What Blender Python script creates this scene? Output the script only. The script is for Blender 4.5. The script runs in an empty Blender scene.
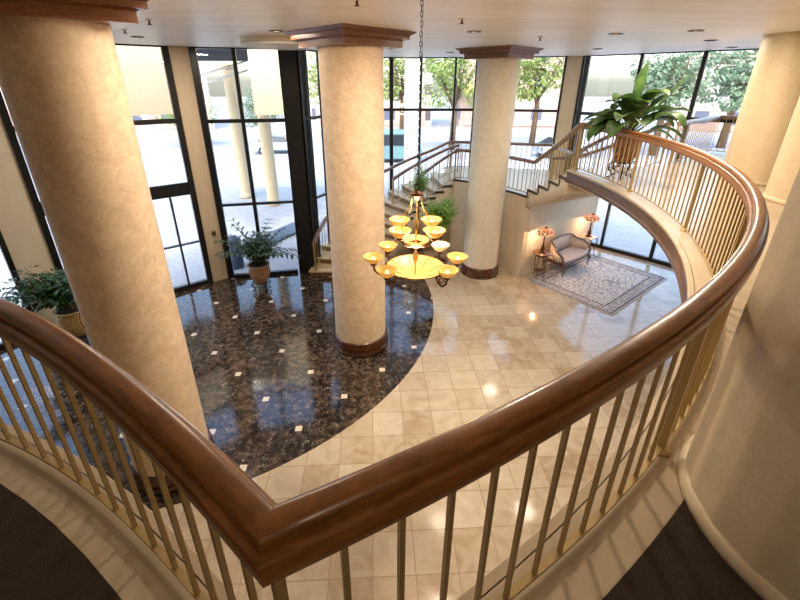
import bpy, math, random
from mathutils import Vector, Matrix
random.seed(7)
C = bpy.context.scene.collection
PI = math.pi
sin, cos, rad = math.sin, math.cos, math.radians

# ------------------------------------------------------------------ materials
class NT:
    def __init__(s, name):
        s.m = bpy.data.materials.new(name); s.m.use_nodes = True
        s.t = s.m.node_tree; s.b = s.t.nodes['Principled BSDF']
    def n(s, typ, **kw):
        x = s.t.nodes.new(typ)
        for k, v in kw.items(): setattr(x, k, v)
        return x
    def l(s, a, b): s.t.links.new(a, b)
    def val(s, sock, v):
        if hasattr(v, 'is_linked') or hasattr(v, 'links'): s.l(v, sock)
        else: sock.default_value = v
    def math(s, op, a, b=0.0, c=0.0):
        x = s.n('ShaderNodeMath', operation=op)
        for i, v in enumerate((a, b, c)): s.val(x.inputs[i], v)
        return x.outputs[0]
    def mix(s, f, a, b):
        x = s.n('ShaderNodeMix', data_type='RGBA')
        s.val(x.inputs[0], f); s.val(x.inputs[6], a); s.val(x.inputs[7], b)
        return x.outputs[2]
    def coord(s, scale=(1, 1, 1), rot=(0, 0, 0), loc=(0, 0, 0), typ='POINT'):
        tc = s.n('ShaderNodeTexCoord'); mp = s.n('ShaderNodeMapping', vector_type=typ)
        mp.inputs['Scale'].default_value = scale; mp.inputs['Rotation'].default_value = rot; mp.inputs['Location'].default_value = loc
        s.l(tc.outputs['Object'], mp.inputs['Vector']); return mp.outputs[0]
    def noise(s, vec, scale=5, detail=3, dist=0.0):
        x = s.n('ShaderNodeTexNoise'); x.inputs['Scale'].default_value = scale
        x.inputs['Detail'].default_value = detail; x.inputs['Distortion'].default_value = dist
        s.l(vec, x.inputs['Vector']); return x.outputs[0]
    def ramp(s, f, *st):
        x = s.n('ShaderNodeValToRGB'); e = x.color_ramp.elements
        while len(e) < len(st): e.new(0.5)
        for i, (p, c) in enumerate(st):
            e[i].position = p; e[i].color = (c[0], c[1], c[2], 1) if not isinstance(c, (int, float)) else (c, c, c, 1)
        s.l(f, x.inputs[0]); return x.outputs[0]
    def set(s, **kw):
        for k, v in kw.items():
            s.val(s.b.inputs[k.replace('_', ' ')], v)
        return s
    def bump(s, h, st=.2, d=.01):
        x = s.n('ShaderNodeBump'); x.inputs['Strength'].default_value = st; x.inputs['Distance'].default_value = d
        s.l(h, x.inputs['Height']); s.l(x.outputs[0], s.b.inputs['Normal'])

def lin(r, g, b):
    f = lambda c: (c/255/12.92) if c/255 <= .04045 else ((c/255+.055)/1.055)**2.4
    return (f(r), f(g), f(b), 1)

def plain(name, col, rough=.5, metal=0.0, var=.12, scale=12, coat=0.0, stretch=(1, 1, 1)):
    t = NT(name); v = t.noise(t.coord(scale=stretch), scale, 4)
    a = tuple(c*(1-var) for c in col[:3]); b = tuple(min(1, c*(1+var)) for c in col[:3])
    t.set(Base_Color=t.ramp(v, (.3, a), (.7, b)), Roughness=rough, Metallic=metal, Coat_Weight=coat)
    t.b.inputs['Coat Roughness'].default_value = .12
    return t.m

M = {}
def wood(name, dark, light, rough=.28, coat=.5, sc=(1, 1, 12), scale=6):
    t = NT(name); c = t.coord(scale=sc)
    v = t.noise(c, scale, 6, 1.2)
    w = t.noise(c, scale*5, 3, .4)
    f = t.math('ADD', t.math('MULTIPLY', v, .7), t.math('MULTIPLY', w, .3))
    t.set(Base_Color=t.ramp(f, (.32, dark[:3]), (.68, light[:3])), Roughness=rough, Coat_Weight=coat)
    t.b.inputs['Coat Roughness'].default_value = .14
    return t.m
M['rail_wood'] = wood('walnut handrail', lin(98, 58, 22), lin(158, 100, 44), .36, .35, (1, 1, 9), 5)
M['cap_wood'] = wood('mahogany capital', lin(84, 46, 20), lin(132, 78, 38), .35, .3, (1.5, 1.5, 14), 3)
M['base_wood'] = wood('mahogany plinth', lin(58, 30, 16), lin(98, 54, 28), .25, .5, (1, 1, 8), 3)
M['chair_wood'] = wood('carved walnut', lin(66, 36, 18), lin(120, 72, 36), .3, .4, (4, 4, 4), 4)
M['stair_rail_wood'] = wood('brown stair handrail', lin(98, 74, 64), lin(146, 118, 104), .35, .3, (3, 3, 3), 3)

def column_mat(name, c1, c2, rough=.6):
    t = NT(name); c = t.coord()
    v = t.noise(c, 7, 6, .8); w = t.noise(c, 34, 3, .3)
    f = t.math('ADD', t.math('MULTIPLY', v, .6), t.math('MULTIPLY', w, .4))
    t.set(Base_Color=t.ramp(f, (.35, c1[:3]), (.65, c2[:3])), Roughness=rough)
    t.bump(f, .25, .01); return t.m
M['column'] = column_mat('mottled cream wallcovering', lin(212, 184, 150), lin(238, 213, 182))
M['column_pale'] = column_mat('pale cream wallcovering', lin(214, 202, 180), lin(232, 222, 204))
M['column_smooth'] = column_mat('smooth tan column', lin(200, 180, 146), lin(210, 192, 160), .5)
M['wall'] = plain('cream painted wall', lin(222, 208, 184), .6, 0, .03, 4)
M['wall_warm'] = plain('warm beige wall', lin(216, 200, 176), .6, 0, .04, 4)
M['pier'] = plain('pale wood pier', lin(220, 200, 172), .5, 0, .06, 4, 0, (8, 8, .5))
M['black_metal'] = plain('black anodised window frame', lin(34, 34, 36), .35, .3, .1, 8)
M['brass'] = plain('antique brass', lin(176, 150, 100), .32, .85, .1, 20)
M['satin_brass'] = plain('satin brass baluster', lin(172, 146, 98), .42, .25, .08, 20)
M['bronze'] = plain('dark bronze', lin(92, 58, 38), .35, .7, .2, 40)
M['iron'] = plain('black wrought iron', lin(40, 30, 26), .5, .4, .2, 40)
M['ledge'] = plain('cream marble ledge', lin(184, 166, 140), .25, 0, .06, 5)
M['fascia'] = wood('brown fascia', lin(66, 42, 32), lin(100, 70, 56), .3, .3, (2, 2, 2), 2)
M['tread'] = plain('cream stone tread', lin(208, 182, 138), .3, 0, .1, 6)
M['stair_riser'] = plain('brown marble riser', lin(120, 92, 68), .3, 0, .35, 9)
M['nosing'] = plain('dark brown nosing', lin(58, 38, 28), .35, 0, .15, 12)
M['white'] = plain('white paint', lin(232, 230, 226), .5, 0, .02, 4)
M['ext_cream'] = plain('exterior cream render', lin(188, 172, 142), .7, 0, .04, 3)
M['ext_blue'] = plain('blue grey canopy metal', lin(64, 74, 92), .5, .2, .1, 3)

def floor_mat():
    t = NT('marble lobby floor')
    base = t.coord()
    # cream tiles
    a1 = rad(2.547)
    tv = t.coord(scale=(.5058, .5058, 1), rot=(0, 0, a1), loc=(-.228, 2.829, 0), typ='TEXTURE')
    sx = t.n('ShaderNodeSeparateXYZ'); t.l(tv, sx.inputs[0])
    def edge(o):
        f = t.math('FRACT', o); return t.math('MINIMUM', f, t.math('SUBTRACT', 1, f))
    e = t.math('MINIMUM', edge(sx.outputs[0]), edge(sx.outputs[1]))
    grout = t.math('LESS_THAN', e, .011)
    fl = t.n('ShaderNodeVectorMath', operation='FLOOR'); t.l(tv, fl.inputs[0])
    wn = t.n('ShaderNodeTexWhiteNoise', noise_dimensions='3D'); t.l(fl.outputs[0], wn.inputs[0])
    cl = t.noise(base, 2.6, 6, 1.6)
    f = t.math('ADD', t.math('MULTIPLY', cl, .7), t.math('MULTIPLY', wn.outputs[0], .3))
    cream = t.ramp(f, (.25, lin(176, 152, 122)[:3]), (.5, lin(200, 182, 156)[:3]), (.75, lin(216, 200, 176)[:3]))
    cream = t.mix(grout, cream, lin(166, 144, 116))
    # dark marble laid diagonally with little white insets
    a2 = rad(47.70)
    dv = t.coord(scale=(1.002, 1.002, 1), rot=(0, 0, a2), loc=(-1.552, 5.004, 0), typ='TEXTURE')
    s2 = t.n('ShaderNodeSeparateXYZ'); t.l(dv, s2.inputs[0])
    def near(o): return t.math('ABSOLUTE', t.math('SUBTRACT', o, t.math('ROUND', o)))
    dot = t.math('LESS_THAN', t.math('ADD', near(s2.outputs[0]), near(s2.outputs[1])), .078)
    e2 = t.math('MINIMUM', edge(t.math('MULTIPLY', s2.outputs[0], 2)), edge(t.math('MULTIPLY', s2.outputs[1], 2)))
    g2 = t.math('LESS_THAN', e2, .009)
    fl2 = t.n('ShaderNodeVectorMath', operation='FLOOR')
    sc = t.n('ShaderNodeVectorMath', operation='SCALE'); t.l(dv, sc.inputs[0]); sc.inputs['Scale'].default_value = 2
    t.l(sc.outputs[0], fl2.inputs[0])
    w2 = t.n('ShaderNodeTexWhiteNoise', noise_dimensions='3D'); t.l(fl2.outputs[0], w2.inputs[0])
    off = t.n('ShaderNodeVectorMath', operation='ADD'); t.l(base, off.inputs[0]); t.l(w2.outputs[1], off.inputs[1])
    cl2 = t.noise(off.outputs[0], 4.5, 8, 1.5)
    v1 = t.noise(off.outputs[0], 6, 9, 3.5)
    vein = t.math('POWER', t.math('SUBTRACT', 1, t.math('MULTIPLY', t.math('ABSOLUTE', t.math('SUBTRACT', v1, .5)), 9)), 6)
    vein = t.math('MULTIPLY', t.math('MAXIMUM', vein, 0), t.ramp(t.noise(base, 9, 3), (.45, 0), (.62, 1)))
    dk = t.ramp(cl2, (.3, lin(26, 19, 16)[:3]), (.5, lin(58, 44, 35)[:3]), (.62, lin(98, 78, 62)[:3]), (.75, lin(56, 46, 40)[:3]))
    bl = t.math('ADD', t.math('MULTIPLY', w2.outputs[0], .6), .48)
    x = t.n('ShaderNodeVectorMath', operation='SCALE'); t.l(dk, x.inputs[0]); t.l(bl, x.inputs['Scale'])
    dk = t.mix(vein, x.outputs[0], lin(176, 160, 140))
    dk = t.mix(g2, dk, lin(20, 14, 12))
    dk = t.mix(dot, dk, lin(228, 214, 194))
    s3 = t.n('ShaderNodeSeparateXYZ'); t.l(base, s3.inputs[0])
    dx = t.math('SUBTRACT', s3.outputs[0], -4.77); dy = t.math('SUBTRACT', s3.outputs[1], 9.24)
    r = t.math('SQRT', t.math('ADD', t.math('MULTIPLY', dx, dx), t.math('MULTIPLY', dy, dy)))
    m = t.math('LESS_THAN', r, 5.83)
    t.set(Base_Color=t.mix(m, cream, dk), Roughness=t.math('ADD', .07, t.math('MULTIPLY', cl, .05)))
    t.b.inputs['IOR'].default_value = 1.6
    return t.m
M['floor'] = floor_mat()

def carpet_mat():
    t = NT('dark brown carpet'); c = t.coord()
    v = t.noise(c, 260, 2); w = t.noise(c, 18, 3)
    f = t.math('ADD', t.math('MULTIPLY', v, .7), t.math('MULTIPLY', w, .3))
    t.set(Base_Color=t.ramp(f, (.35, lin(32, 21, 10)[:3]), (.65, lin(60, 42, 22)[:3])), Roughness=.95)
    t.bump(v, .8, .01); return t.m
M['carpet'] = carpet_mat()

def ceiling_mat():
    t = NT('ceiling paint'); v = t.noise(t.coord(scale=(.35, 3.2, 1), rot=(0, 0, .12)), 1.6, 5, .6)
    t.set(Base_Color=t.ramp(v, (.3, lin(226, 218, 206)[:3]), (.7, lin(242, 238, 230)[:3])), Roughness=.42)
    t.bump(v, .15, .02); return t.m
M['ceiling'] = ceiling_mat()

def glass_mat(name, tint=(1, 1, 1, 1), refl=.05):
    t = NT(name); tr = t.n('ShaderNodeBsdfTransparent'); tr.inputs[0].default_value = tint
    gl = t.n('ShaderNodeBsdfGlossy'); gl.inputs['Roughness'].default_value = .02
    lw = t.n('ShaderNodeLayerWeight'); lw.inputs[0].default_value = .5
    fr = t.math('ADD', .04, t.math('MULTIPLY', .9, t.math('POWER', lw.outputs['Facing'], 5)))
    mx = t.n('ShaderNodeMixShader'); t.l(fr, mx.inputs[0]); t.l(tr.outputs[0], mx.inputs[1]); t.l(gl.outputs[0], mx.inputs[2])
    t.l(mx.outputs[0], t.t.nodes['Material Output'].inputs[0]); return t.m
M['glass'] = glass_mat('window glass', (.97, .99, 1, 1))
M['table_glass'] = glass_mat('table glass', (.9, .95, .95, 1))

def glow(name, col, strength, base=(.9, .75, .45, 1), rough=.4):
    t = NT(name); v = t.noise(t.coord(), 14, 4, 1)
    t.set(Base_Color=base, Roughness=rough, Emission_Color=t.ramp(v, (.3, tuple(c*.75 for c in col[:3])), (.7, col[:3])), Emission_Strength=strength)
    return t.m
M['alabaster'] = glow('lit alabaster glass', lin(255, 178, 70), .27, lin(210, 160, 96))
M['alabaster_dim'] = glow('dim glowing alabaster glass', lin(240, 190, 130), .2, lin(240, 220, 190))  # faint glow put into the shade whose bulb is off
M['bulb'] = glow('lit bulb', lin(255, 230, 170), .9)
M['downlight'] = glow('downlight lens', lin(255, 226, 180), 1.2)

def mosaic_mat():
    t = NT('mosaic art glass'); v = t.n('ShaderNodeTexVoronoi'); v.inputs['Scale'].default_value = 26
    t.l(t.coord(), v.inputs['Vector'])
    s = t.n('ShaderNodeSeparateColor'); t.l(v.outputs['Color'], s.inputs[0])
    c = t.ramp(s.outputs[0], (.1, lin(120, 40, 20)[:3]), (.35, lin(226, 120, 80)[:3]), (.6, lin(240, 190, 150)[:3]), (.85, lin(96, 76, 40)[:3]))
    t.set(Base_Color=c, Roughness=.3, Emission_Color=c, Emission_Strength=.55); return t.m
M['mosaic'] = mosaic_mat()

def fabric(name, a, b, sc=60):
    t = NT(name); v = t.noise(t.coord(), sc, 2); t.set(Base_Color=t.ramp(v, (.35, a[:3]), (.65, b[:3])), Roughness=.85); t.bump(v, .3, .005); return t.m
M['upholstery'] = fabric('pale rose upholstery', lin(206, 186, 174), lin(226, 210, 200))

def rug_mat():
    t = NT('floral rug'); c = t.coord()
    s = t.n('ShaderNodeSeparateXYZ'); t.l(c, s.inputs[0])
    ex = t.math('SUBTRACT', RW/2, t.math('ABSOLUTE', s.outputs[0])); ey = t.math('SUBTRACT', RL/2, t.math('ABSOLUTE', s.outputs[1]))
    e = t.math('MINIMUM', ex, ey)
    v = t.n('ShaderNodeTexVoronoi', feature='DISTANCE_TO_EDGE'); v.inputs['Scale'].default_value = 7
    t.l(t.coord(scale=(1, 1.2, 1)), v.inputs['Vector'])
    v2 = t.n('ShaderNodeTexVoronoi'); v2.inputs['Scale'].default_value = 11; t.l(c, v2.inputs['Vector'])
    vine = t.math('LESS_THAN', v.outputs[0], .07); fl = t.math('LESS_THAN', v2.outputs['Distance'], .28)
    fld = t.mix(vine, lin(232, 226, 218), lin(160, 162, 172)); fld = t.mix(fl, fld, lin(196, 172, 164))
    bd = t.mix(vine, lin(178, 170, 168), lin(214, 206, 196)); bd = t.mix(fl, bd, lin(140, 130, 134))
    isb = t.math('LESS_THAN', e, .36)
    col = t.mix(isb, fld, bd)
    for lo, hi, cc in ((.33, .36, (70, 66, 74)), (.06, .09, (70, 66, 74)), (0, .03, (190, 178, 162))):
        ln = t.math('MULTIPLY', t.math('GREATER_THAN', e, lo), t.math('LESS_THAN', e, hi)); col = t.mix(ln, col, lin(*cc))
    t.set(Base_Color=col, Roughness=.9); return t.m
RW, RL = 2.5, 3.35
M['rug'] = rug_mat()

def leafm(name, a, b, tr=.25):
    t = NT(name); v = t.noise(t.coord(), 9, 3)
    t.set(Base_Color=t.ramp(v, (.3, a[:3]), (.7, b[:3])), Roughness=.45)
    t.b.inputs['Subsurface Weight'].default_value = 0
    d = t.n('ShaderNodeBsdfTranslucent'); t.l(t.ramp(v, (.3, tuple(c*1.3 for c in a[:3])), (.7, tuple(min(1, c*1.3) for c in b[:3]))), d.inputs[0])
    mx = t.n('ShaderNodeMixShader'); mx.inputs[0].default_value = tr
    t.l(t.b.outputs[0], mx.inputs[1]); t.l(d.outputs[0], mx.inputs[2]); t.l(mx.outputs[0], t.t.nodes['Material Output'].inputs[0]); return t.m
M['leaf_dark'] = leafm('dark green leaf', lin(24, 52, 20), lin(62, 100, 40))
M['leaf'] = leafm('green leaf', lin(50, 88, 34), lin(112, 150, 66), .35)
M['leaf_mid'] = leafm('glossy mid green leaf', lin(30, 56, 24), lin(76, 106, 50), .25)
M['leaf_bright'] = leafm('bright green leaf', lin(116, 158, 70), lin(168, 198, 108), .4)
M['leaf_blue'] = leafm('grey green leaf', lin(40, 66, 48), lin(92, 116, 88), .3)
M['leaf_ext'] = leafm('street tree leaf', lin(104, 128, 64), lin(160, 172, 100), .35)
M['leaf_ext2'] = leafm('dark street tree leaf', lin(90, 116, 90), lin(140, 160, 130), .35)
M['bark'] = plain('bark', lin(98, 76, 54), .8, 0, .2, 20)
M['soil'] = plain('soil', lin(46, 32, 22), .95, 0, .3, 60)

def basket_mat(name, a, b):
    t = NT(name); v = t.n('ShaderNodeTexWave'); v.inputs['Scale'].default_value = 9; v.inputs['Distortion'].default_value = 3
    t.l(t.coord(), v.inputs['Vector']); w = t.noise(t.coord(), 30, 3)
    f = t.math('ADD', t.math('MULTIPLY', v.outputs[1], .5), t.math('MULTIPLY', w, .5))
    t.set(Base_Color=t.ramp(f, (.3, a[:3]), (.7, b[:3])), Roughness=.55); t.bump(f, .5, .02); return t.m
M['terracotta'] = basket_mat('mottled terracotta', lin(120, 70, 40), lin(206, 168, 128))
M['basket'] = basket_mat('woven basket', lin(120, 86, 40), lin(206, 172, 110))
M['wicker_dark'] = basket_mat('brown wicker', lin(92, 58, 34), lin(160, 116, 78))

def paving_mat():
    t = NT('pale exterior paving'); c = t.coord(scale=(1, 1, 1), rot=(0, 0, .3))
    b = t.n('ShaderNodeTexBrick'); t.l(c, b.inputs['Vector']); b.inputs['Scale'].default_value = 1.6
    b.inputs['Color1'].default_value = lin(158, 160, 164); b.inputs['Color2'].default_value = lin(148, 151, 156); b.inputs['Mortar'].default_value = lin(122, 126, 134)
    b.inputs['Mortar Size'].default_value = .012
    t.set(Base_Color=b.outputs[0], Roughness=.8); return t.m
M['paving'] = paving_mat()
M['asphalt'] = plain('pale asphalt', lin(134, 139, 150), .9, 0, .06, 3)
M['car_paint'] = plain('silver car paint', lin(176, 182, 192), .25, .6, .03, 3, .5)
M['tyre'] = plain('tyre rubber', lin(28, 28, 30), .8, 0, .1, 20)
M['dark_glass'] = plain('dark car glass', lin(40, 46, 54), .1, 0, .05, 3)
M['teal'] = plain('teal van paint', lin(104, 138, 142), .3, .2, .05, 3)
M['blue_bin'] = plain('blue grey bin', lin(62, 78, 104), .5, .1, .1, 6)
M['yellow'] = plain('yellow awning', lin(226, 178, 90), .7, 0, .05, 4)

def bld(name, wallc, winc, sx, sz):
    t = NT(name); c = t.coord(); s = t.n('ShaderNodeSeparateXYZ'); t.l(c, s.inputs[0])
    h = t.math('ADD', s.outputs[0], s.outputs[1])
    fx = t.math('FRACT', t.math('MULTIPLY', h, sx)); fz = t.math('FRACT', t.math('MULTIPLY', s.outputs[2], sz))
    w = t.math('MULTIPLY', t.math('MULTIPLY', t.math('GREATER_THAN', fx, .35), t.math('LESS_THAN', fx, .75)), t.math('MULTIPLY', t.math('GREATER_THAN', fz, .3), t.math('LESS_THAN', fz, .72)))
    t.set(Base_Color=t.mix(w, wallc, winc), Roughness=.8); return t.m
M['bld_white'] = bld('white office facade', lin(186, 178, 168), lin(84, 80, 84), .45, .33)
M['bld_pink'] = bld('pale pink facade', lin(176, 148, 138), lin(84, 90, 108), .3, .3)

# ------------------------------------------------------------------ mesh building
class MB:
    def __init__(s): s.v = []; s.f = []; s.smooth = []
    def add(s, vs, fs, sm=False):
        o = len(s.v); s.v += [tuple(v) for v in vs]; s.f += [tuple(i+o for i in f) for f in fs]; s.smooth += [sm]*len(fs); return s
    def box(s, c, d, rz=0.0):
        vs = []
        for z in (-1, 1):
            for x, y in ((-1, -1), (1, -1), (1, 1), (-1, 1)):
                px, py = x*d[0]/2, y*d[1]/2
                vs.append((c[0]+px*cos(rz)-py*sin(rz), c[1]+px*sin(rz)+py*cos(rz), c[2]+z*d[2]/2))
        return s.add(vs, [(3, 2, 1, 0), (4, 5, 6, 7), (0, 1, 5, 4), (1, 2, 6, 5), (2, 3, 7, 6), (3, 0, 4, 7)])
    def prism(s, poly, z0, z1):
        if sum(poly[i-1][0]*poly[i][1]-poly[i][0]*poly[i-1][1] for i in range(len(poly))) < 0: poly = poly[::-1]
        n = len(poly); vs = [(x, y, z0) for x, y in poly]+[(x, y, z1) for x, y in poly]
        fs = [tuple(range(n-1, -1, -1)), tuple(range(n, 2*n))]+[(i, (i+1) % n, (i+1) % n+n, i+n) for i in range(n)]
        return s.add(vs, fs)
    def lathe(s, prof, c=(0, 0, 0), n=24, sm=True, a0=0, sq=None):
        vs = []; fs = []
        for r, z in prof:
            for k in range(n):
                a = a0+2*PI*k/n; vs.append((c[0]+r*cos(a), c[1]+r*sin(a), c[2]+z))
        for i in range(len(prof)-1):
            for k in range(n):
                k2 = (k+1) % n; fs.append((i*n+k, i*n+k2, (i+1)*n+k2, (i+1)*n+k))
        return s.add(vs, fs, sm)
    def tube(s, path, r, n=8, closed=False, sm=True):
        P = [Vector(p) for p in path]; m = len(P); vs = []; fs = []
        rr = r if isinstance(r, (list, tuple)) else [r]*m
        up = Vector((0, 0, 1)); prev = None
        for i in range(m):
            if closed: d = P[(i+1) % m]-P[i-1]
            else: d = P[min(i+1, m-1)]-P[max(i-1, 0)]
            if d.length < 1e-9: d = Vector((0, 0, 1))
            d.normalize()
            if prev is None:
                x = d.cross(up)
                if x.length < .05: x = d.cross(Vector((1, 0, 0)))
            else: x = prev-d*prev.dot(d)
            x.normalize(); prev = x; y = d.cross(x)
            for k in range(n):
                a = 2*PI*(k+.5)/n; vs.append(P[i]+(x*cos(a)+y*sin(a))*rr[i])
        for i in range(m if closed else m-1):
            j = (i+1) % m
            for k in range(n):
                k2 = (k+1) % n; fs.append((i*n+k, i*n+k2, j*n+k2, j*n+k))
        if not closed:
            fs.append(tuple(range(n-1, -1, -1))); fs.append(tuple((m-1)*n+k for k in range(n)))
        return s.add(vs, fs, sm)
    def sweep(s, path, prof, sm=False):
        """profile points (lateral, height) carried along a 3D path, mitred in plan"""
        P = [Vector(p) for p in path]; m = len(P); n = len(prof); vs = []; fs = []
        for i in range(m):
            a = (P[i]-P[i-1]) if i > 0 else (P[1]-P[0]); b = (P[i+1]-P[i]) if i < m-1 else a
            a = Vector((a.x, a.y)).normalized(); b = Vector((b.x, b.y)).normalized()
            na = Vector((-a.y, a.x)); nb = Vector((-b.y, b.x)); nn = (na+nb)
            nn.normalize(); k = 1/max(.4, nn.dot(na))
            for q, h in prof: vs.append((P[i].x+nn.x*q*k, P[i].y+nn.y*q*k, P[i].z+h))
        for i in range(m-1):
            for k in range(n):
                k2 = (k+1) % n; fs.append((i*n+k, i*n+k2, (i+1)*n+k2, (i+1)*n+k))
        fs.append(tuple(range(n-1, -1, -1))); fs.append(tuple((m-1)*n+k for k in range(n)))
        return s.add(vs, fs, sm)
    def sphere(s, c, r, n=12, m=8, sq=(1, 1, 1)):
        vs = []; fs = []
        for i in range(m+1):
            t = PI*i/m
            for k in range(n):
                a = 2*PI*k/n; vs.append((c[0]+r*sq[0]*sin(t)*cos(a), c[1]+r*sq[1]*sin(t)*sin(a), c[2]+r*sq[2]*cos(t)))
        for i in range(m):
            for k in range(n):
                k2 = (k+1) % n; fs.append((i*n+k, (i+1)*n+k, (i+1)*n+k2, i*n+k2))
        return s.add(vs, fs, True)
    def leaf(s, base, d, length, width, droop=.3, seg=4, fold=.15):
        b = Vector(base); d = Vector(d).normalized(); side = d.cross(Vector((0, 0, 1)))
        if side.length < .05: side = Vector((1, 0, 0))
        side.normalize(); vs = []; fs = []; p = b.copy(); dd = d.copy()
        for i in range(seg+1):
            t = i/seg; w = width*.5*(sin(PI*min(1, t*.92+.08))**.75) if i < seg else 0.0
            upv = side.cross(dd).normalized()
            vs += [p-side*w+upv*w*fold*2, p.copy(), p+side*w+upv*w*fold*2]
            dd = (dd+Vector((0, 0, -droop/seg))).normalized(); p = p+dd*(length/seg)
        for i in range(seg):
            o = i*3; fs += [(o, o+1, o+4, o+3), (o+1, o+2, o+5, o+4)]
        return s.add(vs, fs, True)
    def build(s, name, mat, parent=None, loc=(0, 0, 0), rz=0.0):
        me = bpy.data.meshes.new(name); me.from_pydata(s.v, [], s.f); me.update()
        me.polygons.foreach_set('use_smooth', s.smooth)
        o = bpy.data.objects.new(name, me); C.objects.link(o); me.materials.append(M[mat] if isinstance(mat, str) else mat)
        o.location = loc; o.rotation_euler = (0, 0, rz)
        if parent: o.parent = parent
        return o

def tag(o, label, cat, group=None, kind=None):
    o['label'] = label; o['category'] = cat
    if group: o['group'] = group
    if kind: o['kind'] = kind
    return o
def thing(name, label, cat, loc=(0, 0, 0), rz=0.0, group=None):
    o = bpy.data.objects.new(name, None); C.objects.link(o); o.empty_display_size = .1
    o.location = loc; o.rotation_euler = (0, 0, rz); return tag(o, label, cat, group)
def struct(name, mb, mat, parent=None):
    o = mb.build(name, mat, parent)
    if parent is None: o['kind'] = 'structure'
    return o
def bevel(o, w=.01, seg=2):
    m = o.modifiers.new('bevel', 'BEVEL'); m.width = w; m.segments = seg; m.limit_method = 'ANGLE'; return o
def copy_tree(o, parent=None):
    c = o.copy(); C.objects.link(c)
    if parent: c.parent = parent
    for ch in o.children: copy_tree(ch, c)
    return c

# ------------------------------------------------------------------ plan
EYE = 5.3; ZC = 6.05; ZM = 3.55; ZL = 2.42
RC = Vector((-3.197, 7.237)); RR = 7.3286       # balcony arc on the right
LC = Vector((-3.763, -3.264)); LR = 5.127        # balcony arc on the left
def bR(a): return .018*max(0, min(1, 1-(a+66.5)/12))**2
def bL(a): return .036*max(0, min(1, 1-(a-47)/12))**2
def rarc(r, a): r += bR(a); return (RC.x+r*cos(rad(a)), RC.y+r*sin(rad(a)))
def larc(r, a): r += bL(a); return (LC.x+r*cos(rad(a)), LC.y+r*sin(rad(a)))
# angle where two arcs (offset towards the lobby by o) meet
def corner(oR, oL):
    best = None
    for i in range(4000):
        a = -75+i*.004; p = Vector(rarc(oR, a)); d = abs((p-LC).length-oL-bL(math.degrees(math.atan2(p.y-LC.y, p.x-LC.x))))
        if best is None or d < best[0]: best = (d, a, p)
    p = best[2]; al = math.degrees(math.atan2(p.y-LC.y, p.x-LC.x)); return best[1], al, p
A_END = 11.9
cR, cL, cP = corner(RR, LR)
def edgeR(a, near, far):       # slab edge offset grows from the corner to the far side
    t = max(0, min(1, (a-cR)/28)); return near+(far-near)*t

# facade polyline
F = dict(a=(-9.6, 5.4), b=(-8.05, 7.77), c=(-7.65, 8.28), d=(-5.15, 10.3), e=(-4.79, 10.56), f=(-2.74, 10.97),
         g=(-2.38, 11.05), h=(-.45, 14.9), i=(2.85, 14.85), j=(5.55, 14.15), k=(6.05, 14.08), l=(12.0, 7.83))
outline = [(-9.6, -3.2)]+[F[k] for k in 'abcdefghijkl']+[(12.0, -3.2)]
def outl(d):
    """outline pushed outwards by d, so slabs reach under the facade"""
    n = len(outline); res = []
    for i in range(n):
        p0, p1, p2 = Vector(outline[i-1]), Vector(outline[i]), Vector(outline[(i+1) % n])
        a = (p1-p0).normalized(); b = (p2-p1).normalized(); na = Vector((-a.y, a.x)); nb = Vector((-b.y, b.x))
        m = (na+nb).normalized(); q = p1+m*d/max(.3, m.dot(na)); res.append((q.x, q.y))
    return res
sgn = 1 if (Vector(outl(.5)[0]).length > Vector(outline[0]).length) else -1
struct('floor', MB().prism(outl(.12*sgn), -.2, 0), 'floor')
struct('ceiling', MB().prism(outl(.15*sgn), ZC, ZC+.25), 'ceiling')
def wallseg(name, p, q, z0, z1, th, mat, out=1):
    p = Vector(p); q = Vector(q); d = (q-p); L = d.length; m = (p+q)/2; nrm = Vector((-d.y, d.x)).normalized()*(th/2*out)
    return struct(name, MB().box((m.x+nrm.x, m.y+nrm.y, (z0+z1)/2), (L, th, z1-z0), math.atan2(d.y, d.x)), mat)
wallseg('wall_left', (-9.6, -3.2), (-9.6, 5.4), 0, ZC, .2, 'wall')
wallseg('wall_back', (12, -3.2), (-9.6, -3.2), 0, ZC, .2, 'wall')
wallseg('wall_right', (12, 7.83), (12, -3.2), 0, ZC, .2, 'wall')
wallseg('wall_entrance', F['b'], F['c'], 0, ZC, .25, 'wall', 1)
wallseg('wall_pier', F['d'], F['e'], 0, ZC, .25, 'pier', 1)
wallseg('wall_rear', F['j'], F['k'], 0, ZC, .3, 'wall', 1)

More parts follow.
